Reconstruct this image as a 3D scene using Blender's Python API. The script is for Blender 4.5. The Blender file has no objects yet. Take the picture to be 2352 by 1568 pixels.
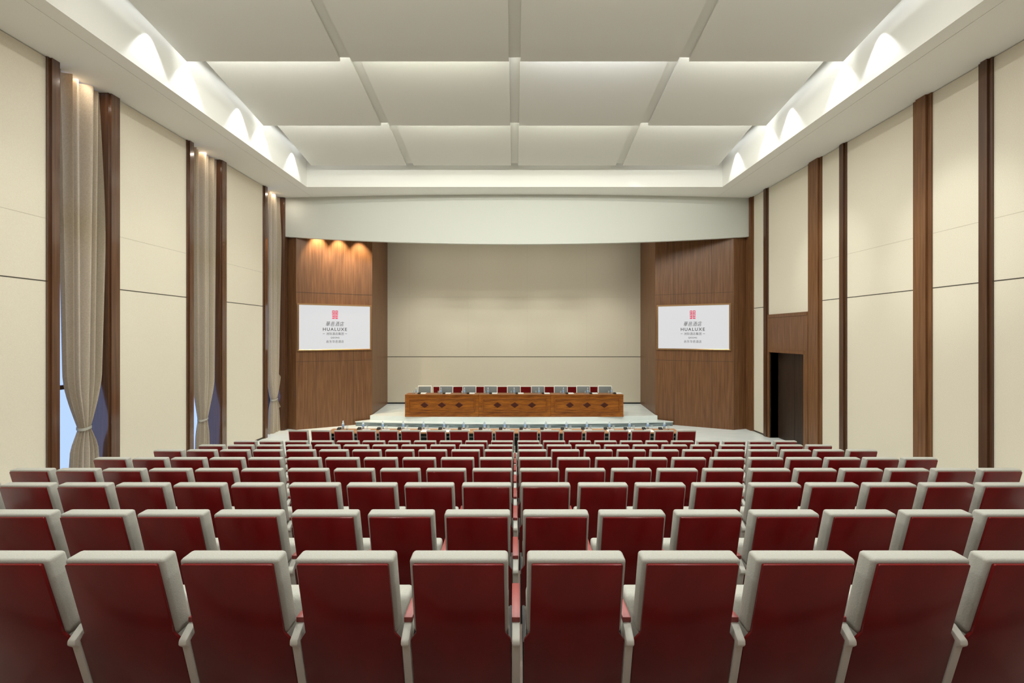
import bpy, bmesh, math, random
from mathutils import Vector, Matrix

random.seed(7)
SC = bpy.context.scene
COL = SC.collection

# ------------------------------------------------------------------ frame
F = 953.6                 # focal length in pixels of the 2352 px wide frame
CX, CY = 1182.0, 770.0    # vanishing point
CAMZ = 3.251              # camera height above the front floor


def PX(x, d):
    return (x - CX) * d / F


def PZ(y, d):
    return CAMZ - (y - CY) * d / F


def DX(x, X):             # depth at which a point of lateral X shows at pixel x
    return X * F / (x - CX)


# ------------------------------------------------------------------ camera, world, exposure
cam_data = bpy.data.cameras.new('camera')
cam = bpy.data.objects.new('camera', cam_data)
COL.objects.link(cam)
cam.location = (0, 0, CAMZ)
cam.rotation_euler = (math.radians(90), 0, 0)
cam_data.sensor_fit = 'HORIZONTAL'
cam_data.sensor_width = 36
cam_data.lens = 36 * F / 2352
cam_data.shift_x = -(CX - 1176) / 2352
cam_data.shift_y = (CY - 784) / 2352
cam_data.clip_start = 0.05
SC.camera = cam

world = bpy.data.worlds.new('daylight')
SC.world = world
world.use_nodes = True
wb = world.node_tree.nodes['Background']
wb.inputs[0].default_value = (0.52, 0.63, 1.0, 1)
wb.inputs[1].default_value = 1.1

SC.view_settings.view_transform = 'Standard'
SC.view_settings.look = 'None'
SC.view_settings.gamma = 1
SC.view_settings.exposure = 0.27
SC.view_settings.use_curve_mapping = False

# room dimensions
XL, XR = -7.928, 8.118          # side wall faces
ZS = CAMZ + 4498 / F            # soffit
XT = 6.607                      # tray sides
YT = 13.2                       # tray far side
ZLIP = CAMZ + 5031 / F          # low edge of the ceiling panels
YBACK = -3.0


def light(name, kind, loc, aim, energy, color=(1, 1, 1), size=0.1, size_y=None, angle=60, blend=0.5):
    d = bpy.data.lights.new(name, kind)
    d.energy = energy
    d.color = color
    if kind == 'AREA':
        d.shape = 'RECTANGLE'
        d.size = size
        d.size_y = size_y or size
    elif kind == 'SPOT':
        d.spot_size = math.radians(angle)
        d.spot_blend = blend
        d.shadow_soft_size = size
    o = bpy.data.objects.new(name, d)
    COL.objects.link(o)
    o.location = loc
    v = Vector(aim) - Vector(loc)
    o.rotation_euler = v.to_track_quat('-Z', 'Y').to_euler()
    return o


WARM = (0.97, 1.0, 0.87)
NEUT = (0.975, 1.0, 0.94)
COOL = (0.93, 0.97, 1.0)

LIPS = [8.0, 10.45, 12.9]
COLX = [(-6.32, -3.36), (-3.14, -0.11), (0.11, 3.14), (3.36, 6.33)]
# cove strips behind every lip, washing the next panel
for r, yl in enumerate(LIPS + [5.55, 3.1, 0.65]):
    for c, (xa, xb) in enumerate(COLX):
        colr = COOL if (r == 0 and c == 2) else (NEUT if c in (0, 3) else WARM)
        light('cove_strip_lamp', 'AREA', ((xa + xb) / 2, yl - 0.03, ZLIP + 0.17), ((xa + xb) / 2, yl + 1, ZLIP + 0.20),
              (19, 19, 1.0)[r] if r < 3 else 12, colr, xb - xa - 0.1, 0.07)
# downlights in the side gaps, grazing the tray sides
for s in (-1, 1):
    for y in (7.48, 8.36, 9.93, 10.80, 12.34):
        light('gap_spot_lamp', 'SPOT', (s * 6.46, y, ZLIP + 0.30), (s * 6.53, y, ZLIP - 1), 55, COOL, 0.03, angle=70, blend=0.4)
# added fill lamps in the joints between the ceiling panels, no fixtures seen
for x in (-3.25, 0, 3.25):
    for y in (-1.5, 1.2, 3.9, 6.6, 8.6, 9.6):
        light('joint_fill_lamp', 'AREA', (x, y, ZLIP - 0.02 if y < 5.6 else ZLIP + 0.02), (x, y, 0), 54, NEUT, 0.2, 0.2)
# added fill strips to brighten the tray sides
for s in (-1, 1):
    light('side_fill_strip', 'AREA', (s * 6.44, 5.0, ZLIP + 0.42), (s * 6.90, 5.0, ZLIP - 0.6), 12, COOL, 15.5, 0.08)
# added fill spots in the outer joints, brightening the side walls
for s, xw in ((-1, XL), (1, XR)):
    for y in (4.0, 6.8, 9.4, 11.4):
        light('wall_fill_spot', 'SPOT', (s * 3.25, y, ZLIP - 0.02), (xw, y + 0.3, 3.0), 46, NEUT, 0.15, angle=78, blend=1.0)
# wall washers
for y, X, zt, e in ((7.65, XR, 5.0, 330), (10.7, XR, 5.0, 240), (9.2, XR, 3.0, 60), (13.7, XR, 4.0, 40)):
    light('wall_washer', 'SPOT', (3.25, y - 0.75, ZLIP - 0.02), (X, y, zt), e, NEUT, 0.08, angle=30, blend=0.8)
for y, X, zt, e in ((6.2, XL, 4.0, 90), (9.2, XL, 3.4, 90), (12.2, XL, 3.4, 80)):
    light('wall_washer', 'SPOT', (-3.25, y - 0.75, ZLIP - 0.02), (X, y, zt), e, WARM, 0.08, angle=44, blend=0.7)
# strips in the curtain pockets
for a, b in ((7.22, 8.06), (10.22, 11.13), (13.26, 14.17)):
    light('pocket_strip_lamp', 'AREA', (XL + 0.16, (a + b) / 2, ZS - 0.03), (XL - 0.30, (a + b) / 2, 3.0), 6, (1.0, 0.90, 0.76), 0.05, b - a - 0.1)
# stage
for x in (-6.6, -2.4, 2.4, 6.6):  # added soffit lamps to brighten the front floor, no fixtures seen
    light('soffit_fill_spot', 'SPOT', (x, 13.35, ZS - 0.02), (x, 13.2, 0), 260, NEUT, 0.08, angle=42, blend=0.8)
for x in (-3.6, -1.2, 1.2, 3.6):  # added lamps for the stage back wall, sources unseen
    light('stage_fill_area', 'AREA', (x, 15.6, 7.05), (x, 17.4, 0.6), 14, NEUT, 0.35, 0.35)
    light('stage_fill_spot', 'SPOT', (x, 14.9, 7.05), (x, 17.7, 1.6), 200, NEUT, 0.12, angle=62, blend=1.0)
for px in (731, 773, 815):
    light('panel_spot', 'SPOT', (PX(px, 14.55) + 0.05, 14.42 + (px - 680) * 0.006 - 0.42, 7.0), (PX(px, 14.7), 14.75 + (px - 680) * 0.006, 3.2), 330,
          (1.0, 0.80, 0.52), 0.03, angle=70, blend=0.8)

# ------------------------------------------------------------------ materials
MATS = {}


def mat(name, color, rough=0.5, metal=0.0, coat=0.0, spec=0.5, **kw):
    m = bpy.data.materials.new(name)
    m.use_nodes = True
    nt = m.node_tree
    b = nt.nodes['Principled BSDF']
    b.inputs['Base Color'].default_value = (*color, 1)
    b.inputs['Roughness'].default_value = rough
    b.inputs['Metallic'].default_value = metal
    b.inputs['Coat Weight'].default_value = coat
    b.inputs['Coat Roughness'].default_value = 0.12
    b.inputs['Specular IOR Level'].default_value = spec
    if 'emit' in kw:
        b.inputs['Emission Color'].default_value = (*kw['emit'], 1)
        b.inputs['Emission Strength'].default_value = kw.get('strength', 1)
    if 'trans' in kw:
        b.inputs['Transmission Weight'].default_value = kw['trans']
        b.inputs['IOR'].default_value = kw.get('ior', 1.2)
    MATS[name] = m
    tex = kw.get('tex')
    if tex:
        # (c1, c2, scale xyz, noise scale, bump)
        c1, c2, sc, ns, bump = tex
        tc = nt.nodes.new('ShaderNodeTexCoord')
        mp = nt.nodes.new('ShaderNodeMapping')
        mp.inputs['Scale'].default_value = sc
        nz = nt.nodes.new('ShaderNodeTexNoise')
        nz.inputs['Scale'].default_value = ns
        nz.inputs['Detail'].default_value = 5
        cr = nt.nodes.new('ShaderNodeValToRGB')
        cr.color_ramp.elements[0].position = 0.3
        cr.color_ramp.elements[0].color = (*c1, 1)
        cr.color_ramp.elements[1].position = 0.7
        cr.color_ramp.elements[1].color = (*c2, 1)
        nt.links.new(tc.outputs['Object'], mp.inputs['Vector'])
        nt.links.new(mp.outputs['Vector'], nz.inputs['Vector'])
        nt.links.new(nz.outputs['Fac'], cr.inputs['Fac'])
        nt.links.new(cr.outputs['Color'], b.inputs['Base Color'])
        if bump:
            bp = nt.nodes.new('ShaderNodeBump')
            bp.inputs['Strength'].default_value = bump
            bp.inputs['Distance'].default_value = 0.004
            nt.links.new(nz.outputs['Fac'], bp.inputs['Height'])
            nt.links.new(bp.outputs['Normal'], b.inputs['Normal'])
    return m


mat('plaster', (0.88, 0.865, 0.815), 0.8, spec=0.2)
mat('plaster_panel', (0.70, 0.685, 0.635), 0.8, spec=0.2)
mat('plaster_white', (0.62, 0.625, 0.575), 0.8, spec=0.2)
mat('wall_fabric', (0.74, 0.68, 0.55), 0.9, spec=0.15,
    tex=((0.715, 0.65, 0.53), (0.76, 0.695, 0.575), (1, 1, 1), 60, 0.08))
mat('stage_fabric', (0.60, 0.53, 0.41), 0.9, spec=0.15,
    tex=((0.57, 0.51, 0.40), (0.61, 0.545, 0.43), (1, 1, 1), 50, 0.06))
mat('seam_dark', (0.06, 0.05, 0.035), 0.7)
mat('seam_fabric', (0.50, 0.45, 0.36), 0.9)
mat('seam_wood', (0.06, 0.03, 0.015), 0.6)
mat('wood', (0.16, 0.075, 0.032), 0.42, coat=0.05, spec=0.4,
    tex=((0.125, 0.051, 0.019), (0.215, 0.098, 0.039), (9, 9, 0.35), 3.0, 0.0))
mat('wood_dark', (0.09, 0.04, 0.018), 0.35, coat=0.2,
    tex=((0.060, 0.024, 0.010), (0.105, 0.046, 0.020), (9, 9, 0.3), 3.0, 0.0))
mat('jamb_wood', (0.09, 0.04, 0.018), 0.25, coat=1.0,
    tex=((0.075, 0.030, 0.013), (0.13, 0.056, 0.026), (9, 9, 0.3), 3.0, 0.0))
mat('door_wood', (0.03, 0.016, 0.009), 0.45,
    tex=((0.018, 0.009, 0.005), (0.045, 0.024, 0.013), (14, 14, 0.4), 3.0, 0.0))
mat('desk_wood', (0.20, 0.07, 0.015), 0.38, coat=0.1, spec=0.3,
    tex=((0.17, 0.042, 0.003), (0.36, 0.115, 0.009), (1.2, 9, 9), 2.5, 0.0))
mat('desk_inlay', (0.06, 0.010, 0.003), 0.4, spec=0.3)
mat('table_wood', (0.50, 0.24, 0.11), 0.35, coat=0.2)
mat('stone', (0.62, 0.67, 0.65), 0.25,
    tex=((0.74, 0.81, 0.79), (0.85, 0.88, 0.86), (0.6, 3.5, 1), 2.0, 0.0))
mat('stone_dark', (0.12, 0.16, 0.17), 0.25,
    tex=((0.06, 0.085, 0.09), (0.27, 0.32, 0.33), (1.0, 1, 14), 2.0, 0.0))
mat('carpet', (0.25, 0.195, 0.17), 0.95, spec=0.1)
mat('red_wood', (0.15, 0.006, 0.008), 0.30, coat=0.22, spec=0.3,
    tex=((0.135, 0.0015, 0.002), (0.20, 0.004, 0.005), (1, 1, 0.6), 4.0, 0.0))
mat('arm_wood', (0.30, 0.04, 0.035), 0.45, coat=0.6)
MATS['arm_wood'].node_tree.nodes['Principled BSDF'].inputs['Coat Roughness'].default_value = 0.4
mat('seat_fabric', (0.45, 0.44, 0.40), 0.92, spec=0.15,
    tex=((0.435, 0.425, 0.385), (0.485, 0.475, 0.43), (1, 1, 1), 160, 0.3))
mat('arm_cream', (0.76, 0.755, 0.69), 0.6)
mat('chrome', (0.6, 0.6, 0.6), 0.2, metal=1.0)
mat('black', (0.012, 0.012, 0.012), 0.5)
mat('grey_leather', (0.16, 0.17, 0.165), 0.5)
mat('cream_leather', (0.70, 0.66, 0.58), 0.55)
mat('curtain', (0.76, 0.68, 0.54), 0.9, spec=0.1,
    tex=((0.66, 0.555, 0.405), (0.78, 0.68, 0.53), (1, 1, 1), 45, 0.2))
_nt = MATS['curtain'].node_tree
_b = _nt.nodes['Principled BSDF']
_tr = _nt.nodes.new('ShaderNodeBsdfTranslucent')
_tr.inputs['Color'].default_value = (0.85, 0.78, 0.68, 1)
_mx = _nt.nodes.new('ShaderNodeMixShader')
_mx.inputs[0].default_value = 0.15
_nt.links.new(_b.outputs[0], _mx.inputs[1])
_nt.links.new(_tr.outputs[0], _mx.inputs[2])
_nt.links.new(_mx.outputs[0], _nt.nodes['Material Output'].inputs['Surface'])
mat('tieback', (0.72, 0.69, 0.62), 0.8)
mat('bronze', (0.42, 0.25, 0.12), 0.3, metal=0.8)
mat('screen', (0.10, 0.10, 0.105), 0.35, emit=(0.80, 0.80, 0.815), strength=0.64)
mat('ink', (0.045, 0.043, 0.045), 0.6)
mat('emblem', (0.55, 0.012, 0.07), 0.5, emit=(0.55, 0.012, 0.08), strength=0.35)
mat('bottle', (0.80, 0.90, 0.97), 0.08, trans=0.75, ior=1.2)
mat('bottle_cap', (0.75, 0.80, 0.86), 0.5)
mat('bottle_label', (0.30, 0.45, 0.72), 0.5)
mat('glass', (0.93, 0.97, 0.98), 0.03, trans=0.9, ior=1.25)
mat('paper', (0.85, 0.84, 0.81), 0.8)
mat('pane', (0.75, 0.85, 1.0), 0.02, trans=1.0, ior=1.02)

# ------------------------------------------------------------------ mesh helpers


def new():
    return bmesh.new()


def box(bm, x0, x1, y0, y1, z0, z1):
    vs = [bm.verts.new((x, y, z)) for x in (x0, x1) for y in (y0, y1) for z in (z0, z1)]
    for f in ((0, 1, 3, 2), (4, 6, 7, 5), (0, 4, 5, 1), (2, 3, 7, 6), (0, 2, 6, 4), (1, 5, 7, 3)):
        bm.faces.new([vs[i] for i in f])
    return vs


def prism(bm, pts, a, b, fn):
    """pts 2-D outline, extruded from a to b; fn(u, v, t) -> xyz."""
    lo = [bm.verts.new(fn(u, v, a)) for u, v in pts]
    hi = [bm.verts.new(fn(u, v, b)) for u, v in pts]
    n = len(pts)
    bm.faces.new(lo)
    bm.faces.new(hi[::-1])
    for i in range(n):
        bm.faces.new([lo[i], hi[i], hi[(i + 1) % n], lo[(i + 1) % n]])
    return lo + hi


def p_xy(bm, pts, z0, z1):
    return prism(bm, pts, z0, z1, lambda u, v, t: (u, v, t))


def p_yz(bm, pts, x0, x1):
    return prism(bm, pts, x0, x1, lambda u, v, t: (t, u, v))


def p_xz(bm, pts, y0, y1):
    return prism(bm, pts, y0, y1, lambda u, v, t: (u, t, v))


def lathe(bm, prof, n=16, cx=0, cy=0, cz=0):
    rings = []
    for r, z in prof:
        rings.append([bm.verts.new((cx + r * math.cos(2 * math.pi * i / n), cy + r * math.sin(2 * math.pi * i / n), cz + z)) for i in range(n)])
    for a, b in zip(rings, rings[1:]):
        for i in range(n):
            bm.faces.new([a[i], a[(i + 1) % n], b[(i + 1) % n], b[i]])
    bm.faces.new(rings[0][::-1])
    bm.faces.new(rings[-1])


def bevel(bm, off, seg=2, ang=30):
    bmesh.ops.recalc_face_normals(bm, faces=bm.faces)
    es = [e for e in bm.edges if len(e.link_faces) == 2 and e.calc_face_angle(0) > math.radians(ang)]
    bmesh.ops.bevel(bm, geom=es, offset=off, segments=seg, affect='EDGES', profile=0.5, clamp_overlap=True)


def obj(name, bm, material, parent=None, smooth=None):
    bmesh.ops.recalc_face_normals(bm, faces=bm.faces)
    me = bpy.data.meshes.new(name)
    bm.to_mesh(me)
    bm.free()
    if smooth:
        me.shade_smooth()
        me.set_sharp_from_angle(angle=math.radians(smooth))
    me.materials.append(MATS[material])
    o = bpy.data.objects.new(name, me)
    COL.objects.link(o)
    if parent:
        o.parent = parent
    return o


def struct(name, bm, material, parent=None, smooth=None):
    o = obj(name, bm, material, parent, smooth)
    if parent is None:
        o['kind'] = 'structure'
    return o


def tag(o, label, cat, group=None):
    o['label'] = label
    o['category'] = cat
    if group:
        o['group'] = group
    return o


def thing(name, label, cat, loc=(0, 0, 0), rz=0, group=None):
    o = bpy.data.objects.new(name, None)
    o.empty_display_size = 0.2
    COL.objects.link(o)
    o.location = loc
    o.rotation_euler = (0, 0, rz)
    return tag(o, label, cat, group)


def copy_tree(o, parent=None):
    c = o.copy()
    COL.objects.link(c)
    c.parent = parent
    for ch in list(o.children):
        copy_tree(ch, c)
    return c


def place(proto, used, loc, rz, label):
    if used.get(proto.name):
        o = copy_tree(proto)
    else:
        o = proto
        used[proto.name] = True
    o.location = loc
    o.rotation_euler = (0, 0, rz)
    o['label'] = label
    return o


USED = {}
ORD = ['first', 'second', 'third', 'fourth', 'fifth', 'sixth', 'seventh', 'eighth', 'ninth', 'tenth', 'eleventh',
       'twelfth', 'thirteenth', 'fourteenth', 'fifteenth', 'sixteenth', 'seventeenth', 'eighteenth']


def from_left(i, n):
    if n % 2 and i == n // 2:
        return 'the middle one of %d' % n
    if i == 0:
        return 'the leftmost one'
    if i == n - 1:
        return 'the rightmost one'
    if i < n / 2:
        return '%s from the left' % ORD[i]
    return '%s from the right' % ORD[n - 1 - i]


# ------------------------------------------------------------------ floor: tiers
ROWTOP = [1027, 1228, 1372, 1541, 1693, 1845, 2017, 2195]
ROWZ = [max(0.0, CAMZ - v / F - 0.961) for v in ROWTOP]
ROWZ[-1] = 0.0
ROWY = [2.0 + i for i in range(8)]
bm = new()
pts = [(9.6, 0.0), (ROWY[7] - 0.40, 0.0)]
for k in range(6, -1, -1):
    pts += [(ROWY[k + 1] - 0.40, ROWZ[k]), (ROWY[k] - 0.40, ROWZ[k])]
z = ROWZ[0]
y = ROWY[0] - 0.40
for k in range(4):
    z += 0.18
    pts += [(y, z), (max(y - 1, YBACK), z)]
    y -= 1
pts += [(YBACK, z), (YBACK, -0.3)]
clean = [pts[0]]
for p in pts[1:]:
    if abs(p[0] - clean[-1][0]) + abs(p[1] - clean[-1][1]) > 1e-6:
        clean.append(p)
tier = [p for p in clean if p[0] < 9.7] + [(9.6, -0.3)]
p_yz(bm, tier, -6.35, 6.35)
struct('floor_tiers', bm, 'carpet')
for nm, a, b in (('floor_aisle_left', XL - 0.5, -6.35), ('floor_aisle_right', 6.35, XR + 0.5)):
    bm = new()
    p_yz(bm, tier, a, b)
    struct(nm, bm, 'stone')
bm = new()
box(bm, XL - 0.5, XR + 0.5, 9.6, 18.2, -0.3, 0.0)
struct('floor', bm, 'stone')

# ------------------------------------------------------------------ ceiling: soffit, tray, joint backing
bm = new()
for s, wx in ((-1, XL - 0.5), (1, XR + 0.5)):
    g = s * 6.905
    box(bm, min(wx, g - 0), max(wx, g), YBACK, 18.2, ZS, ZS + 0.15)
    a, b = sorted((g - s * 0.008, s * XT))
    box(bm, a, b, YBACK, 18.2, ZS, ZS + 0.15)
    # tray side
    a, b = sorted((s * XT, s * (XT + 0.1)))
    box(bm, a, b, YBACK, YT + 0.1, ZS + 0.15, 9.3)
box(bm, -XT, XT, YT, 18.2, ZS, ZS + 0.15)
box(bm, -XT, XT, YT, YT + 0.1, ZS + 0.15, 9.3)
box(bm, XL - 0.5, XR + 0.5, YBACK, 18.2, 9.3, 9.4)
box(bm, -XT, XT, YBACK, 5.55, ZLIP + 0.05, ZLIP + 0.10)
struct('ceiling', bm, 'plaster')

PANELZ = 0.40
rows_name = ['nearest row', 'middle row', 'farthest row']
cols_name = ['far left column', 'left of the central joint', 'right of the central joint', 'far right column']
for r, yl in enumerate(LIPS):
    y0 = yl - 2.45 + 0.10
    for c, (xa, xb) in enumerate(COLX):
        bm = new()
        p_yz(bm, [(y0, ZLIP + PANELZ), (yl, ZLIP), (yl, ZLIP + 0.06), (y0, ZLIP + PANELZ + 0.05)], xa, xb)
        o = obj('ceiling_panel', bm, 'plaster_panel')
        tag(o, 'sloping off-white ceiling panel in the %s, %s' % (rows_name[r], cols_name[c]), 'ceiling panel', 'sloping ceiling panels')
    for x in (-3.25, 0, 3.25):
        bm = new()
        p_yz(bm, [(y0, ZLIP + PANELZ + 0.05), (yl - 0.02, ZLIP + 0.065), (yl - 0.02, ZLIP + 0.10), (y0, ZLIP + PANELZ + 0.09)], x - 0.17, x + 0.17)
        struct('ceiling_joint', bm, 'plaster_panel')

# ------------------------------------------------------------------ left wall with three window bays
GZ = CAMZ + 877 / F     # lower groove height
SZ = 5.23               # fine seam
bays = [(7.02, 8.31), (10.02, 11.38), (13.06, 14.42)]
bm = new()
segs = []
y = YBACK
for a, b in bays:
    segs.append((y, a))
    y = b
segs.append((y, 18.2))
for a, b in segs:
    box(bm, XL - 0.5, XL, a, b, -0.1, ZS - 0.012)
struct('wall_left', bm, 'wall_fabric')
bm = new()
for a, b in segs[:3]:
    box(bm, XL - 0.01, XL + 0.003, a, b, GZ - 0.009, GZ + 0.009)
struct('trim_1', bm, 'seam_dark')
bm = new()
for a, b in segs[:3]:
    box(bm, XL - 0.01, XL + 0.0015, a, b, SZ - 0.004, SZ + 0.004)
struct('trim_2', bm, 'seam_fabric')

REC = 0.42
n = 3
for i, (a, b) in enumerate(bays):
    for (p0, p1, w) in ((a, a + 0.19, 1), (b - 0.24, b, -1)):
        bm = new()
        box(bm, XL - REC - 0.05, XL + 0.03, p0, p1, -0.05, ZS)
        q0, q1 = (p0 + 0.04, p1 - 0.03) if w == 1 else (p0 + 0.03, p1 - 0.04)
        box(bm, XL + 0.03, XL + 0.065, q0, q1, -0.05, ZS)
        struct('trim_%d' % n, bm, 'jamb_wood')
        n += 1
    # window at the back of the recess
    bm = new()
    xw = XL - REC
    ya, yb = a + 0.19, b - 0.24
    zt, zb = ZS - 0.05, 0.05
    for (u0, u1, v0, v1) in ((ya, ya + 0.06, zb, zt), (yb - 0.06, yb, zb, zt), (ya + 0.06, yb - 0.06, zb, zb + 0.08),
                             (ya + 0.06, yb - 0.06, zt - 0.08, zt), (ya + 0.06, yb - 0.06, 2.25, 2.33), (ya + 0.06, yb - 0.06, 5.05, 5.55)):
        box(bm, xw - 0.08, xw, u0, u1, v0, v1)
    w = struct('window_%d' % (i + 1), bm, 'wood_dark')
    bm = new()
    box(bm, xw - 0.05, xw - 0.04, ya + 0.05, yb - 0.05, zb + 0.05, zt - 0.05)
    obj('window_pane', bm, 'pane', w)
    bm = new()
    box(bm, xw, xw + 0.03, ya + 0.01, ya + 0.05, 1.30, 1.42)
    box(bm, xw + 0.03, xw + 0.05, ya + 0.02, ya + 0.12, 1.35, 1.38)
    obj('window_handle', bm, 'chrome', w)

# ------------------------------------------------------------------ right wall
thin = [(7.03, 7.24), (10.13, 10.35), (13.26, 13.50)]
wide = [(8.06, 8.43), (10.95, 11.45), (14.08, 14.60)]
DY0, DY1, DZ = 11.62, 13.20, 2.72     # door opening
HZ = 3.91                             # top of the wooden header
bm = new()
box(bm, XR, XR + 0.5, YBACK, DY0, -0.1, ZS - 0.012)
box(bm, XR, XR + 0.5, DY1, 18.2, -0.1, ZS - 0.012)
box(bm, XR, XR + 0.5, DY0, DY1, DZ, ZS - 0.012)
struct('wall_right', bm, 'wall_fabric')
rseg = [(YBACK, 7.03), (7.24, 8.06), (8.43, 10.13), (10.35, 10.95), (13.50, 14.08)]
bm = new()
for a, b in rseg:
    box(bm, XR - 0.003, XR + 0.01, a, b, GZ - 0.009, GZ + 0.009)
struct('trim_9', bm, 'seam_dark')
bm = new()
for a, b in rseg[:4]:
    box(bm, XR - 0.0015, XR + 0.01, a, b, SZ - 0.004, SZ + 0.004)
struct('trim_10', bm, 'seam_fabric')
n = 11
for a, b in thin:
    bm = new()
    box(bm, XR - 0.03, XR + 0.02, a, b, -0.05, ZS)
    box(bm, XR - 0.065, XR - 0.03, a + 0.05, b - 0.06, -0.05, ZS)
    struct('trim_%d' % n, bm, 'wood_dark')
    n += 1
for a, b in wide:
    bm = new()
    box(bm, XR - 0.03, XR + 0.02, a, b, -0.05, ZS)
    box(bm, XR - 0.075, XR - 0.03, a + 0.07, b - 0.10, -0.05, ZS)
    struct('trim_%d' % n, bm, 'wood')
    n += 1
# door surround (header panel and side posts) and recessed double door
bm = new()
box(bm, XR - 0.04, XR + 0.02, 11.45, 13.26, DZ, HZ)
box(bm, XR - 0.04, XR + 0.02, 11.45, DY0, -0.05, DZ)
box(bm, XR - 0.04, XR + 0.02, DY1, 13.26, -0.05, DZ)
box(bm, XR - 0.055, XR - 0.04, 11.47, 13.24, HZ - 0.10, HZ - 0.02)
box(bm, XR - 0.05, XR - 0.04, 11.58, 13.23, DZ, DZ + 0.09)
struct('trim_17', bm, 'wood')
bm = new()
box(bm, XR + 0.30, XR + 0.36, DY0, DY1, 0.0, DZ)
d1 = struct('door_1', bm, 'seam_dark')
mid = (DY0 + DY1) / 2
for a, b in ((DY0 + 0.02, mid - 0.005), (mid + 0.005, DY1 - 0.02)):
    bm = new()
    box(bm, XR + 0.25, XR + 0.295, a, b, 0.012, DZ - 0.02)
    obj('door_leaf', bm, 'door_wood', d1)
bm = new()
box(bm, XR + 0.021, XR + 0.30, DY0 - 0.02, DY0 + 0.0, 0, DZ)
box(bm, XR + 0.021, XR + 0.30, DY1, DY1 + 0.02, 0, DZ)
struct('trim_18', bm, 'wood_dark')
# baseboards
bm = new()
box(bm, XR - 0.008, XR + 0.01, 13.5, 14.08, 0, 0.05)
struct('baseboard_right', bm, 'seam_dark')
bm = new()
box(bm, XL - 0.01, XL + 0.008, 11.38, 13.06, 0, 0.05)
struct('baseboard_left', bm, 'seam_dark')

bm = new()
box(bm, XL - 0.5, XR + 0.5, YBACK - 0.1, YBACK, -0.3, 9.4)
struct('wall_near', bm, 'wood_dark')

# ------------------------------------------------------------------ stage surround: two splayed wood panels
YB = 17.74
XBL, XBR = PX(890, YB), PX(1471, YB)
NO, NI = 14.28, 15.35
LO, LI = Vector((PX(680, NO), NO)), Vector((PX(855, NI), NI))
RO, RI = Vector((PX(1685, NO), NO)), Vector((PX(1505, NI), NI))
ZP = 7.4


def on_panel(x, A, B):
    """point on the plan line A-B seen at pixel column x"""
    k = (x - CX) / F
    d = B - A
    t = (k * A.y - A.x) / (d.x - k * d.y)
    return A + d * t


def slab_plan(bm, A, B, back, z0, z1):
    """upright slab whose visible face runs A-B, thickened by vector back"""
    p_xy(bm, [(A.x, A.y), (B.x, B.y), (B.x + back[0], B.y + back[1]), (A.x + back[0], A.y + back[1])], z0, z1)


for side, O, I, XBk, s in (('left', LO, LI, XBL, -1), ('right', RO, RI, XBR, 1)):
    bm = new()
    wx = XL + 0.03 if s < 0 else XR - 0.08
    corner = Vector((wx, 14.44))
    # one closed outline: wall corner, outer edge, inner edge, return to the back wall
    p_xy(bm, [(corner.x, corner.y), (O.x, O.y), (I.x, I.y), (XBk, YB), (XBk + s * 0.12, YB), (I.x + s * 0.22, I.y + 0.14),
              (O.x + s * 0.05, O.y + 0.14), (corner.x, corner.y + 0.12)], -0.02, ZP)
    struct('wall_stage_%s' % side, bm, 'wood')
    # seams of the veneer panels
    bm = new()
    nrm = Vector((-(I - O).y, (I - O).x)).normalized()
    if nrm.y > 0:
        nrm = -nrm
    e = nrm * 0.002
    b = -nrm * 0.01

    def seam(A, B, z0, z1):
        slab_plan(bm, A + e, B + e, b, z0, z1)
    zg, zu = CAMZ - 0.905, CAMZ + 1.49
    zg = PZ(829, 14.7)
    dirv = (I - O).normalized()
    seam(O, I, zg - 0.006, zg + 0.006)
    seam(O, I, zu - 0.006, zu + 0.006)
    for px in ((726, 812) if s < 0 else (1548, 1635)):
        P = on_panel(px, O, I)
        seam(P - dirv * 0.006, P + dirv * 0.006, 0, PZ(804, 14.7))
        if s > 0:
            seam(P - dirv * 0.006, P + dirv * 0.006, PZ(694, 14.7), ZP)
    struct('trim_%d' % (19 if s < 0 else 20), bm, 'seam_wood')

# stage back wall
bm = new()
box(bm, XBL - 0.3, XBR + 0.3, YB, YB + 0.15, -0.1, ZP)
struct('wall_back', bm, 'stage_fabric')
bm = new()
zg = PZ(819, YB)
box(bm, XBL, XBR, YB - 0.004, YB + 0.01, zg - 0.013, zg + 0.013)
struct('trim_21', bm, 'seam_dark')
bm = new()
zz = PZ(682, YB)
box(bm, XBL, XBR, YB - 0.002, YB + 0.01, zz - 0.005, zz + 0.005)
for px in (940, 1075, 1211, 1347, 1440):
    box(bm, PX(px, YB) - 0.004, PX(px, YB) + 0.004, YB - 0.002, YB + 0.01, zg + 0.013, ZP)
struct('trim_22', bm, 'seam_fabric')
bm = new()
box(bm, XL, XR, 14.5, YB + 0.1, ZP - 0.05, ZP + 0.1)
struct('ceiling_stage', bm, 'plaster')

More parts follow.
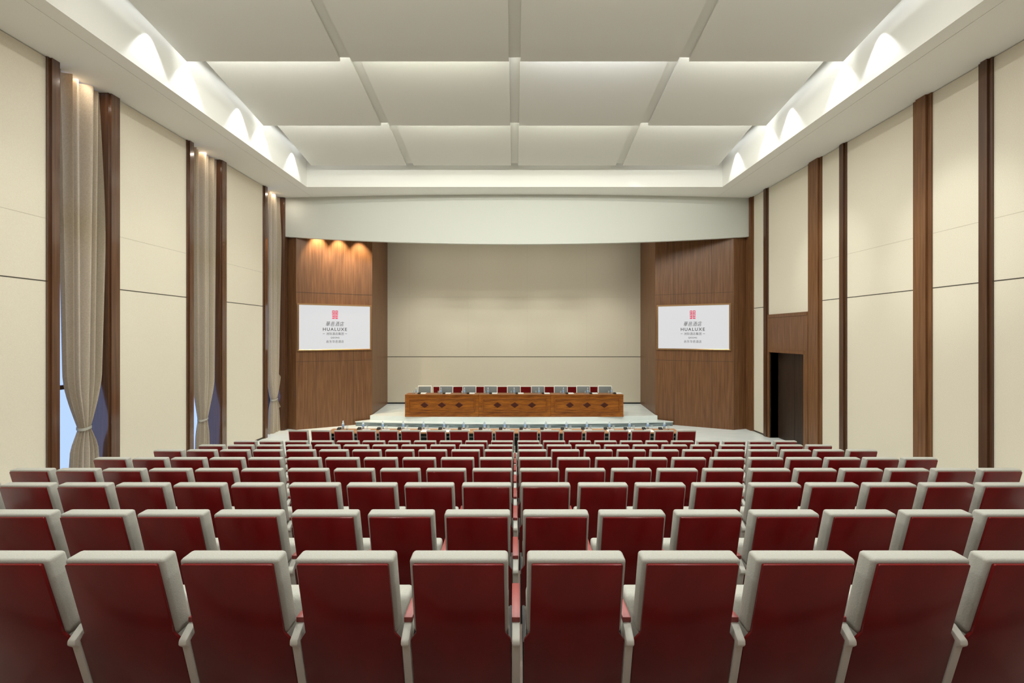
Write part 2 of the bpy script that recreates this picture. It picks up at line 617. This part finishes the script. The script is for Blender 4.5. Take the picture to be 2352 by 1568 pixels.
# bowed fascia over the stage
bm = new()
NSEG = 40
xa, xb = XL + 0.02, XR - 0.08
fr_t, fr_b, bk_t, bk_b = [], [], [], []
for i in range(NSEG + 1):
    t = i / NSEG
    u = 2 * t - 1
    x = xa + (xb - xa) * t
    yy = 14.25 - 0.34 * (1 - u * u)
    zlow = CAMZ + 227 * 14.25 / F - (227 * 14.25 - 209.5 * 13.91) / F * (1 - u * u)
    fr_t.append(bm.verts.new((x, yy, ZS + 0.02)))
    fr_b.append(bm.verts.new((x, yy, zlow)))
    bk_t.append(bm.verts.new((x, yy + 0.12, ZS + 0.02)))
    bk_b.append(bm.verts.new((x, yy + 0.12, zlow)))
for i in range(NSEG):
    for A, B in ((fr_t, fr_b), (fr_b, bk_b), (bk_b, bk_t), (bk_t, fr_t)):
        bm.faces.new([A[i], A[i + 1], B[i + 1], B[i]])
for i in (0, NSEG):
    bm.faces.new([fr_t[i], fr_b[i], bk_b[i], bk_t[i]])
struct('wall_fascia', bm, 'plaster_white', smooth=40)

# stage platform: two bowed steps
ZST = CAMZ - 2785 / F
ZLO = CAMZ - 2946 / F


def arc(xl, xr, ye, yc, n=24):
    out = []
    for i in range(n + 1):
        u = 2 * i / n - 1
        out.append((xl + (xr - xl) * i / n, ye - (ye - yc) * (1 - u * u)))
    return out


bm = new()
p_xy(bm, arc(PX(817, 14.93), PX(1545, 14.93), 14.93, 14.58) + [(RI.x, 15.3), (LI.x, 15.3)], 0.0, ZLO - 0.03)
st = struct('floor_stage_step', bm, 'stone_dark')
bm = new()
p_xy(bm, arc(PX(817, 14.93) - 0.02, PX(1545, 14.93) + 0.02, 14.93, 14.56) + [(RI.x, 15.3), (LI.x, 15.3)], ZLO - 0.03, ZLO)
obj('step_tread', bm, 'stone', st)
bm = new()
p_xy(bm, arc(PX(850, 15.15), PX(1510, 15.15), 15.15, 14.80) + [(RI.x - 0.02, RI.y), (XBR, YB), (XBL, YB), (LI.x + 0.02, LI.y)], ZLO, ZST)
struct('floor_stage', bm, 'stone')
bm = new()
box(bm, XBL, XBR, YB - 0.015, YB, ZST, ZST + 0.06)
struct('baseboard_back', bm, 'black')

# ------------------------------------------------------------------ curtains


def curtain(xpx_top, xpx_mid, xpx_tie, xpx_bot, ytie, zbot, label, seed):
    rnd = random.Random(seed)
    X = XL - 0.13

    def yr(pp):
        a, b = (DX(p, X) for p in pp)
        return min(a, b), max(a, b)
    T, Mi, Ti, Bo = yr(xpx_top), yr(xpx_mid), yr(xpx_tie), yr(xpx_bot)
    ztie = PZ(ytie, (Ti[0] + Ti[1]) / 2)
    ztop = ZS - 0.02
    NU, NV = 110, 60
    ph = [rnd.uniform(0, 6.28) for _ in range(4)]
    bm = new()
    grid = []

    def interp(keys, z):
        for (z0, v0), (z1, v1) in zip(keys, keys[1:]):
            if z0 >= z >= z1:
                t = (z0 - z) / (z0 - z1)
                return v0 + (v1 - v0) * (t * t * (1.6 - 0.6 * t) if z1 == ztie else t)
        return keys[-1][1]
    zmid = ztie + 1.1
    kl = [(ztop, T[0]), (zmid, Mi[0]), (ztie, Ti[0]), (ztie - 0.35, Bo[0] * 0.7 + Ti[0] * 0.3), (zbot, Bo[0])]
    kr = [(ztop, T[1]), (zmid, Mi[1]), (ztie, Ti[1]), (ztie - 0.35, Bo[1] * 0.7 + Ti[1] * 0.3), (zbot, Bo[1])]
    for j in range(NV + 1):
        t = j / NV
        z = ztop + (zbot - ztop) * t
        if abs(z - ztie) < (ztop - zbot) / NV / 2:
            z = ztie
        a, b = interp(kl, z), interp(kr, z)
        width = (b - a) / (T[1] - T[0])
        amp = 0.078 * (0.30 + 0.70 * min(1, width * 1.1))
        row = []
        for i in range(NU + 1):
            u = i / NU
            fold = math.sin(u * 2 * math.pi * 5.3 + ph[0] + 0.8 * math.sin(u * 9 + ph[1])) + 0.45 * math.sin(u * 2 * math.pi * 2.6 + ph[2] + t * 1.2)
            bulge = 0.05 * math.sin(math.pi * u) * (1 if z < ztie + 0.5 else 0.6)
            row.append(bm.verts.new((X + amp * fold + bulge * (1 - width), a + (b - a) * u + 0.012 * math.sin(u * 40 + ph[3]) * width, z)))
        grid.append(row)
    for j in range(NV):
        for i in range(NU):
            bm.faces.new([grid[j][i], grid[j][i + 1], grid[j + 1][i + 1], grid[j + 1][i]])
    root = thing('curtain', label, 'curtain', (X, (Ti[0] + Ti[1]) / 2, zbot), 0, 'tied window curtains')
    off = Vector(root.location)
    for v in bm.verts:
        v.co -= off
    bmesh.ops.solidify(bm, geom=list(bm.faces), thickness=0.006)
    obj('curtain_cloth', bm, 'curtain', root, smooth=60)
    bm = new()
    hw = (Ti[1] - Ti[0]) / 2 + 0.02
    prof = []
    R = 28
    for k in range(R):
        a = 2 * math.pi * k / R
        prof.append((0.085 * math.cos(a) + 0.02, hw * math.sin(a)))
    lo = [bm.verts.new((p[0], p[1], ztie - 0.025 - zbot + 0.012 * math.sin(k * .45))) for k, p in enumerate(prof)]
    hi = [bm.verts.new((p[0], p[1], ztie + 0.025 - zbot + 0.012 * math.sin(k * .45))) for k, p in enumerate(prof)]
    for k in range(R):
        bm.faces.new([lo[k], lo[(k + 1) % R], hi[(k + 1) % R], hi[k]])
    bmesh.ops.solidify(bm, geom=list(bm.faces), thickness=0.01)
    obj('tieback', bm, 'tieback', root, smooth=60)


curtain((128, 242), (142, 227), (178, 203), (152, 226), 983, ROWZ[5], 'beige curtain tied low in the window nearest the camera', 1)
curtain((438, 493), (444, 490), (455, 473), (448, 480), 963, ROWZ[7] + 0.005, 'beige curtain tied low in the middle window of the left wall', 2)
curtain((611, 650), (613, 643), (622, 634), (617, 646), 917, 0.005, 'beige curtain tied low in the farthest window, beside the stage panelling', 3)

# ------------------------------------------------------------------ auditorium seats
LEAN = 0.24
PT = 0.93            # top of the red panel


def lean(bm):
    for v in bm.verts:
        v.co.y += LEAN * (PT - v.co.z)


def arm_bm(cx):
    bm = new()
    p_yz(bm, [(0.221, 0.0), (0.112, 0.452), (0.086, 0.478), (0.088, 0.502), (0.15, 0.548), (0.49, 0.553), (0.515, 0.535), (0.505, 0.50),
              (0.21, 0.475), (0.175, 0.44), (0.28, 0.0)], cx - 0.021, cx + 0.021)
    bevel(bm, 0.008, 2)
    return bm


def pad_bm(cx):
    bm = new()
    box(bm, cx - 0.022, cx + 0.022, 0.155, 0.455, 0.5485, 0.576)
    bevel(bm, 0.004, 2)
    return bm


def make_seat():
    t = thing('auditorium_seat', '', 'seat', (0, 0, 0), 0, 'tiered auditorium seats')
    # red wooden back panel, widening below the shoulders
    bm = new()
    h1, h2 = 0.2215, 0.255
    out = [(-h1 + .005, PT), (-h1, PT - .005), (-h1 - .004, 0.535), (-h2, 0.49), (-h2, 0.17), (h2, 0.17), (h2, 0.49), (h1 + .004, 0.535), (h1, PT - .005), (h1 - .005, PT)]
    p_xz(bm, out, 0.004, 0.020)
    bevel(bm, 0.003, 2)
    lean(bm)
    obj('back_panel', bm, 'red_wood', t, smooth=35)
    # upholstered back cushion
    bm = new()
    hc = 0.241
    out = [(-hc, 0.948), (-hc, 0.53), (-hc + .04, 0.485), (hc - .04, 0.485), (hc, 0.53), (hc, 0.948)]
    p_xz(bm, out, 0.020, 0.112)
    for v in bm.verts:
        if v.co.z > 0.9 and v.co.y > 0.06:
            v.co.z += 0.006
    bevel(bm, 0.018, 3)
    for v in bm.verts:   # gently pillowed
        k = max(0, 1 - (v.co.x / hc) ** 2)
        if v.co.z > 0.93:
            v.co.z += 0.006 * k
    lean(bm)
    obj('back_cushion', bm, 'seat_fabric', t, smooth=50)
    # tipped-up seat
    bm = new()
    box(bm, -0.238, 0.238, -0.06, 0.06, 0.0, 0.30)
    bevel(bm, 0.025, 3)
    for v in bm.verts:
        v.co.y += 0.30 + 0.34 * v.co.z
        v.co.z += 0.272
    obj('seat_cushion', bm, 'seat_fabric', t, smooth=50)
    # armrest on the right, shared with the next seat
    a = obj('armrest', arm_bm(0.28), 'arm_cream', t, smooth=35)
    obj('armrest_pad', pad_bm(0.28), 'arm_wood', a, smooth=35)
    # seat hinge bar
    bm = new()
    box(bm, -0.258, 0.258, 0.27, 0.30, 0.235, 0.265)
    for sx in (-1, 1):   # added black plates standing in for the shade in the seat gaps
        a, b = sorted((sx * 0.244, sx * 0.257))
        p_yz(bm, [(0.24, 0.0), (0.22, 0.40), (0.46, 0.44), (0.46, 0.30), (0.34, 0.0)], a, b)
    obj('hinge_bar_gap_fill', bm, 'black', t)
    return t


seat = make_seat()
left_arm = arm_bm(-0.28)
X0 = 0.015
W = 0.56
row_label = ['row nearest the camera', 'second row from the camera', 'third row from the camera', 'fourth row from the camera',
             'fifth row from the camera', 'sixth row from the camera', 'seventh row from the camera', 'eighth row from the camera']
first = {}
for k in range(8):
    for i in range(-11, 11):
        cx = X0 + (i + 0.5) * W + (0.008 if i >= 0 else -0.008)
        d = ROWY[k]
        # only seats the frame shows
        pxa, pxb = CX + (cx - 0.25) * F / d, CX + (cx + 0.25) * F / (d + 0.1)
        pxc, pxd = CX + (cx - 0.25) * F / (d + 0.12), CX + (cx + 0.25) * F / d
        if max(pxb, pxd) < 4 or min(pxa, pxc) > 2348:
            continue
        idx = ORD[i if i >= 0 else -1 - i]
        side = 'right' if i >= 0 else 'left'
        if k >= 3 and i in (-11, 10):
            lab = 'cream and maroon tip-up seat at the %s end of the %s' % (side, row_label[k])
        else:
            lab = 'cream and maroon tip-up seat, %s, %s %s of centre' % (row_label[k], idx, side)
        s = place(seat, USED, (cx, d, ROWZ[k]), 0, lab)
        if (k, 'l') not in first:
            first[(k, 'l')] = s
ar = None
for k in range(8):
    s = first[(k, 'l')]
    if ar is None:
        ar = obj('armrest', left_arm, 'arm_cream', s, smooth=35)
        obj('armrest_pad', pad_bm(-0.28), 'arm_wood', ar, smooth=35)
    else:
        copy_tree(ar, s)

# ------------------------------------------------------------------ conference chairs (front row, stage)


def make_chair(name, back_mat, cush_mat, h, label, group, arms=True, hw=0.235, pad=False):
    t = thing(name, label, 'chair', (0, 0, 0), 0, group)
    ph = hw - 0.022
    bm = new()
    p_xz(bm, [(-ph, h - 0.035), (-ph, 0.46), (ph, 0.46), (ph, h - 0.035)], 0.0, 0.02)
    bevel(bm, 0.005, 1)
    for v in bm.verts:
        v.co.y += 0.16 * (h - v.co.z)
    obj('back_panel', bm, back_mat, t, smooth=35)
    bm = new()
    p_xz(bm, [(-hw, h), (-hw, 0.45), (hw, 0.45), (hw, h)], 0.018, 0.085)
    bevel(bm, 0.018, 2)
    for v in bm.verts:
        v.co.y += 0.16 * (h - v.co.z)
    obj('back_cushion', bm, 'cream_leather' if pad else cush_mat, t, smooth=50)
    if pad:
        bm = new()
        p_xz(bm, [(-hw + .03, h - .03), (-hw + .03, 0.50), (hw - .03, 0.50), (hw - .03, h - .03)], 0.075, 0.105)
        bevel(bm, 0.02, 2)
        for v in bm.verts:
            v.co.y += 0.16 * (h - v.co.z)
        obj('back_pad', bm, cush_mat, t, smooth=50)
    bm = new()
    box(bm, -hw, hw, 0.16, 0.60, 0.38, 0.46)
    bevel(bm, 0.02, 2)
    obj('seat_cushion', bm, cush_mat, t, smooth=50)
    for sx in (-1, 1):
        for (ya, yb) in ((0.12, 0.16), (0.53, 0.57)):
            bm = new()
            box(bm, sx * hw - 0.018, sx * hw + 0.018, ya, yb, 0.0, 0.40)
            obj('leg', bm, 'cream_leather', t)
        if arms:
            bm = new()
            p_yz(bm, [(0.10, 0.62), (0.10, 0.655), (0.52, 0.665), (0.55, 0.64), (0.55, 0.40), (0.51, 0.40), (0.51, 0.625)],
                 sx * (hw + 0.022) - 0.016, sx * (hw + 0.022) + 0.016)
            bevel(bm, 0.005, 1)
            obj('armrest', bm, 'cream_leather', t, smooth=35)
    return t


front = make_chair('conference_chair', 'red_wood', 'seat_fabric', 0.925, '', 'chairs behind the front table', arms=False, hw=0.24)
fx = [660, 712, 765, 817, 868, 919, 978, 1031, 1086, 1136, 1190, 1240, 1293, 1345, 1399, 1450, 1504, 1555]
for i, px in enumerate(fx):
    cx = PX(px + 23, 10.15)
    place(front, USED, (cx, 10.15, 0.0), random.uniform(-0.02, 0.02), 'maroon-backed chair in the front row facing the long table, %s' % from_left(i, len(fx)))

# ------------------------------------------------------------------ long front table
tx0, tx1 = PX(765, 11.15), PX(1548, 11.15)
t = thing('long_table', 'long wooden table in front of the stage, set with water bottles', 'table', ((tx0 + tx1) / 2, 11.0, 0))
hx = (tx1 - tx0) / 2
bm = new()
box(bm, -hx, hx, -0.27, 0.16, 0.71, 0.75)
bevel(bm, 0.006, 1)
obj('tabletop', bm, 'table_wood', t)
bm = new()
box(bm, -hx + 0.1, hx - 0.1, 0.10, 0.125, 0.12, 0.71)
obj('modesty_panel', bm, 'black', t)
for x in [-hx + 0.06 + i * (2 * hx - 0.12) / 6 for i in range(7)]:
    bm = new()
    box(bm, x - 0.03, x + 0.03, -0.22, 0.10, 0.0, 0.71)
    obj('leg', bm, 'black', t)
bm = new()
box(bm, -hx + 0.1, hx - 0.1, -0.2, -0.18, 0.60, 0.62)
obj('shelf_rail', bm, 'chrome', t)


def make_bottle():
    b = thing('water_bottle', '', 'bottle')
    bm = new()
    lathe(bm, [(0.026, 0), (0.031, 0.006), (0.031, 0.135), (0.028, 0.155), (0.014, 0.19), (0.013, 0.205)], 14)
    obj('bottle_body', bm, 'bottle', b, smooth=40)
    bm = new()
    lathe(bm, [(0.0155, 0.2), (0.0155, 0.222), (0.013, 0.225)], 12)
    obj('bottle_cap', bm, 'bottle_cap', b, smooth=40)
    bm = new()
    lathe(bm, [(0.0316, 0.07), (0.0316, 0.125)], 14)
    obj('bottle_label', bm, 'bottle_label', b, smooth=40)
    return b


def make_glass():
    bm = new()
    lathe(bm, [(0.024, 0), (0.030, 0.115), (0.0275, 0.115), (0.0225, 0.012)], 14)
    return obj('drinking_glass', bm, 'glass', smooth=40)


def make_blackbox():
    bm = new()
    p_yz(bm, [(-0.05, 0), (-0.05, 0.03), (0.03, 0.055), (0.05, 0.05), (0.05, 0)], -0.045, 0.045)
    bevel(bm, 0.006, 1)
    return obj('small_black_box', bm, 'black', smooth=35)


def make_pad():
    bm = new()
    box(bm, -0.105, 0.105, -0.148, 0.148, 0, 0.006)
    return obj('notepad', bm, 'paper')


bottle, glass, blackbox, pad = make_bottle(), make_glass(), make_blackbox(), make_pad()


def put(proto, loc, rz, label, group, cat):
    o = place(proto, USED, loc, rz, label)
    o['group'] = group
    o['category'] = cat
    return o


bx = [788, 834, 879, 926, 973, 1020, 1065, 1113, 1159, 1206, 1254, 1301, 1348, 1400, 1446, 1488, 1526]
D = 11.08
for i, px in enumerate(bx):
    pos = from_left(i, len(bx))
    put(bottle, (PX(px, D), D, 0.75), 0.4 * i, 'clear water bottle with blue label on the long front table, %s' % pos, 'bottles on the front table', 'bottle')
    put(glass, (PX(px + 9, D - 0.05), D - 0.05, 0.75), 0, 'empty clear drinking glass on the long front table, %s' % pos, 'glasses on the front table', 'glass')
    put(blackbox, (PX(px - 9, D - 0.03), D - 0.03, 0.75), 0, 'small black box beside a bottle on the front table, %s' % pos, 'black boxes on the front table', 'box')
    if 1 <= i <= 15:
        put(pad, (PX(px + 4, 10.88), 10.88, 0.75), 0, 'white notepad on the near edge of the front table, %s' % from_left(i - 1, 15), 'notepads on the front table', 'notepad')

# ------------------------------------------------------------------ stage desks
YD = 14.89
DH = 51 * YD / F
edges = [929.5, 1099.5, 1265, 1432.5]
for j in range(3):
    xa, xb = PX(edges[j], YD) + 0.003, PX(edges[j + 1], YD) - 0.003
    hw = (xb - xa) / 2
    t = thing('conference_desk', 'carved brown wooden desk with three diamonds, %s of the stage row' %
              ('left one', 'middle one', 'right one')[j], 'desk', ((xa + xb) / 2, YD, ZST), 0, 'carved desks on the stage')
    bm = new()
    box(bm, -hw, hw, 0.03, 0.47, 0.045, DH - 0.035)
    obj('desk_body', bm, 'desk_wood', t)
    bm = new()
    box(bm, -hw, hw, 0.0, 0.50, DH - 0.035, DH)
    bevel(bm, 0.006, 1)
    obj('desk_top', bm, 'desk_wood', t)
    bm = new()
    box(bm, -hw, hw, 0.012, 0.47, 0.0, 0.045)
    box(bm, -hw, hw, 0.018, 0.03, 0.045, 0.10)
    bevel(bm, 0.004, 1)
    obj('plinth', bm, 'desk_wood', t)
    # raised moulding frame
    bm = new()
    fx0, fx1, fz0, fz1 = -hw + 0.13, hw - 0.13, 0.17, DH - 0.14
    w = 0.035
    for q in ((fx0, fx1, fz0, fz0 + w), (fx0, fx1, fz1 - w, fz1), (fx0, fx0 + w, fz0 + w, fz1 - w), (fx1 - w, fx1, fz0 + w, fz1 - w)):
        box(bm, q[0], q[1], -0.002, 0.032, q[2], q[3])
    bevel(bm, 0.010, 2)
    obj('panel_moulding', bm, 'desk_wood', t, smooth=40)
    zc = (fz0 + fz1) / 2 + 0.005
    for q in (-1, 0, 1):
        bm = new()
        cxq = q * 0.62
        p_xz(bm, [(cxq - 0.155, zc), (cxq, zc - 0.105), (cxq + 0.155, zc), (cxq, zc + 0.105)], 0.016, 0.032)
        top = [v for v in bm.verts if v.co.y < 0.02]
        for v in top:
            v.co.x = cxq + (v.co.x - cxq) * 0.8
            v.co.z = zc + (v.co.z - zc) * 0.8
        obj('diamond_inlay', bm, 'desk_inlay', t)
ZD = ZST + DH
sx = [956, 1013, 1067, 1121, 1181, 1238, 1294, 1350, 1405]
gx = [948, 1007, 1061, 1114, 1174, 1231, 1288, 1344, 1398]
kx = [963, 1020, 1075, 1127, 1187, 1247, 1302, 1357, 1412]
for i in range(9):
    pos = from_left(i, 9)
    put(bottle, (PX(sx[i], 15.08), 15.08, ZD), 0.5 * i, 'clear water bottle on the carved stage desks, %s' % pos, 'bottles on the stage desks', 'bottle')
    put(glass, (PX(gx[i], 15.06), 15.06, ZD), 0, 'clear drinking glass on the carved stage desks, %s' % pos, 'glasses on the stage desks', 'glass')
    put(blackbox, (PX(kx[i], 15.10), 15.10, ZD), 0, 'small black box on the carved stage desks, %s' % pos, 'black boxes on the stage desks', 'box')
    put(pad, (PX(kx[i] + 9, 15.24), 15.24, ZD), 0, 'white notepad on the carved stage desks, %s' % pos, 'notepads on the stage desks', 'notepad')

# grey chairs behind the desk, facing the hall; maroon backs behind them
grey = make_chair('stage_chair', 'red_wood', 'grey_leather', 0.965, '', 'grey chairs behind the stage desks', hw=0.27, pad=True)
gxs = [974, 1024, 1077, 1127, 1180, 1236, 1289, 1341, 1391]
for i, px in enumerate(gxs):
    place(grey, USED, (PX(px, 16.05), 16.25, ZST), math.pi + random.uniform(-0.06, 0.06), 'grey-cushioned chair behind the stage desks facing the hall, %s' % from_left(i, 9))
low = make_chair('low_back_chair', 'red_wood', 'cream_leather', 0.88, '', 'maroon chairs at the rear of the stage', arms=False, hw=0.24)
rxs = [1008, 1050, 1101, 1153, 1208, 1263, 1314, 1360]
for i, px in enumerate(rxs):
    place(low, USED, (PX(px, 16.75), 16.75, ZST), 0, 'maroon-backed chair in the second stage row behind the grey chairs, %s' % from_left(i, len(rxs)))

# ------------------------------------------------------------------ display screens with lettering


def text_mesh(body, size, sx=1.0, spacing=1.0, shear=0):
    cu = bpy.data.curves.new('lettering', 'FONT')
    cu.body = body
    cu.size = size
    cu.align_x = 'CENTER'
    cu.align_y = 'CENTER'
    cu.extrude = 0.001
    cu.space_character = spacing
    cu.shear = shear
    cu.offset = size * 0.012 if body.isascii() else 0.0
    o = bpy.data.objects.new('lettering', cu)
    COL.objects.link(o)
    bpy.context.view_layer.update()
    me = bpy.data.meshes.new_from_object(o.evaluated_get(bpy.context.evaluated_depsgraph_get()))
    bpy.data.objects.remove(o)
    bpy.data.curves.remove(cu)
    for v in me.vertices:
        v.co.x *= sx
    # centre on its own extent
    xs = [v.co.x for v in me.vertices] or [0]
    ys = [v.co.y for v in me.vertices] or [0]
    ox, oy = (max(xs) + min(xs)) / 2, (max(ys) + min(ys)) / 2
    for v in me.vertices:
        v.co.x -= ox
        v.co.y -= oy
    return me


def fit_text(body, w, h, spacing=1.0, shear=0):
    me = text_mesh(body, 1.0, 1.0, spacing, shear)
    xs = [v.co.x for v in me.vertices]
    ys = [v.co.y for v in me.vertices]
    kx, ky = w / (max(xs) - min(xs)), h / (max(ys) - min(ys))
    for v in me.vertices:
        v.co.x *= kx
        v.co.y *= ky
        v.co.z *= 1.0
    return me


def screen(side, O, I, pxl, pxr, ptop_l, ptop_r, pbot_l, pbot_r, tcx, label):
    A, B = on_panel(pxl, O, I), on_panel(pxr, O, I)
    d = (B - A)
    wdt = d.length
    d.normalize()
    nrm = Vector((d.y, -d.x))
    if nrm.y > 0:
        nrm = -nrm
    M = (A + B) / 2
    zt = (PZ(ptop_l, A.y) + PZ(ptop_r, B.y)) / 2
    zb = (PZ(pbot_l, A.y) + PZ(pbot_r, B.y)) / 2
    h = zt - zb
    root = thing('display_screen', label, 'screen', (M.x + nrm.x * 0.0, M.y + nrm.y * 0.0, zb), math.atan2(d.y, d.x), 'logo screens beside the stage')
    # local: x along the panel, -y towards the hall, z up
    bm = new()
    box(bm, -wdt / 2, wdt / 2, -0.03, -0.004, 0, h)
    obj('screen_surface', bm, 'screen', root)
    bm = new()
    fw, fp = 0.055, 0.06
    prof = [(0, -0.031), (0.0, -0.045), (0.02, -fp), (fw, -fp), (fw, -0.003), (0.0, -0.003)]
    x0, x1, z0, z1 = -wdt / 2, wdt / 2, 0, h
    loops = []
    for (cx, cz, sxx, szz) in ((x0, z0, -1, -1), (x1, z0, 1, -1), (x1, z1, 1, 1), (x0, z1, -1, 1)):
        loops.append([bm.verts.new((cx + sxx * q, yy, cz + szz * q)) for q, yy in prof])
    for a in range(4):
        L0, L1 = loops[a], loops[(a + 1) % 4]
        for q in range(len(prof)):
            q2 = (q + 1) % len(prof)
            bm.faces.new([L0[q], L0[q2], L1[q2], L1[q]])
    obj('screen_frame', bm, 'bronze', root)
    pc = on_panel(tcx, O, I)
    xc = (pc - M).dot(d)
    dep = pc.y
    k = dep / F
    kx = k * abs((on_panel(tcx + 1, O, I) - on_panel(tcx, O, I)).length) / k if False else (on_panel(tcx + 0.5, O, I) - on_panel(tcx - 0.5, O, I)).length

    def zz(y):
        return PZ(y, dep) - zb

    def letter(name, body, y, wpx, hpx, spacing=1.0, shear=0):
        me = fit_text(body, wpx * kx, hpx * k, spacing, shear)
        for v in me.vertices:
            x, yy, z = v.co
            v.co = (xc + x, -0.0315 - z, zz(y) + yy)
        me.materials.append(MATS['ink'])
        o = bpy.data.objects.new(name, me)
        COL.objects.link(o)
        o.parent = root
    letter('lettering', '\u83ef\u9091\u9152\u5e97', 743.5, 42, 10.5, 1.15, 0.25)
    letter('lettering', 'HUALUXE', 756, 55, 7.2, 1.25)
    letter('lettering', '\u6d32\u9645\u9152\u5e97\u96c6\u56e2', 766.2, 40, 6.2, 1.05)
    letter('lettering', 'QIDONG', 775.5, 20, 4.0, 1.1)
    letter('lettering', '\u542f\u4e1c\u534e\u9091\u9152\u5e97', 784, 40, 6.0, 1.15)
    bm = new()
    for sgn in (-1, 1):
        c = xc + sgn * 25.5 * kx
        box(bm, c - 2.2 * kx, c + 2.2 * kx, -0.0335, -0.0305, zz(766.2) - 0.006, zz(766.2) + 0.006)
    obj('lettering', bm, 'ink', root)
    # red seal emblem: two lattice blocks
    bm = new()
    ye = 722.7

    def cell(u0, u1, v0, v1):
        box(bm, xc + u0 * kx, xc + u1 * kx, -0.034, -0.0305, zz(ye) + v0 * k, zz(ye) + v1 * k)
    for sgn in (-1, 1):
        def m(u0, u1, v0, v1):
            a, b = sorted((sgn * u0, sgn * u1))
            cell(a, b, v0, v1)
        m(0.7, 1.9, -7.0, 9.6)
        m(5.4, 6.5, -2.0, 9.6)
        m(1.9, 5.4, 7.8, 9.6)
        m(1.9, 5.4, 4.6, 6.0)
        m(1.9, 3.0, 1.0, 4.0)
        m(3.6, 4.8, 0.0, 4.0)
        m(1.9, 5.4, -1.9, -0.6)
        m(1.9, 6.5, -5.6, -3.4)
        m(0.7, 6.5, -9.4, -7.2)
    obj('emblem', bm, 'emblem', root)


screen('left', LO, LI, 687, 849.5, 700, 704, 802.5, 800.5, 769.5, 'white display screen with red emblem, on the left stage panelling')
screen('right', RO, RI, 1512, 1674.5, 704, 700, 799.5, 801.5, 1591, 'white display screen with red emblem, on the right stage panelling')
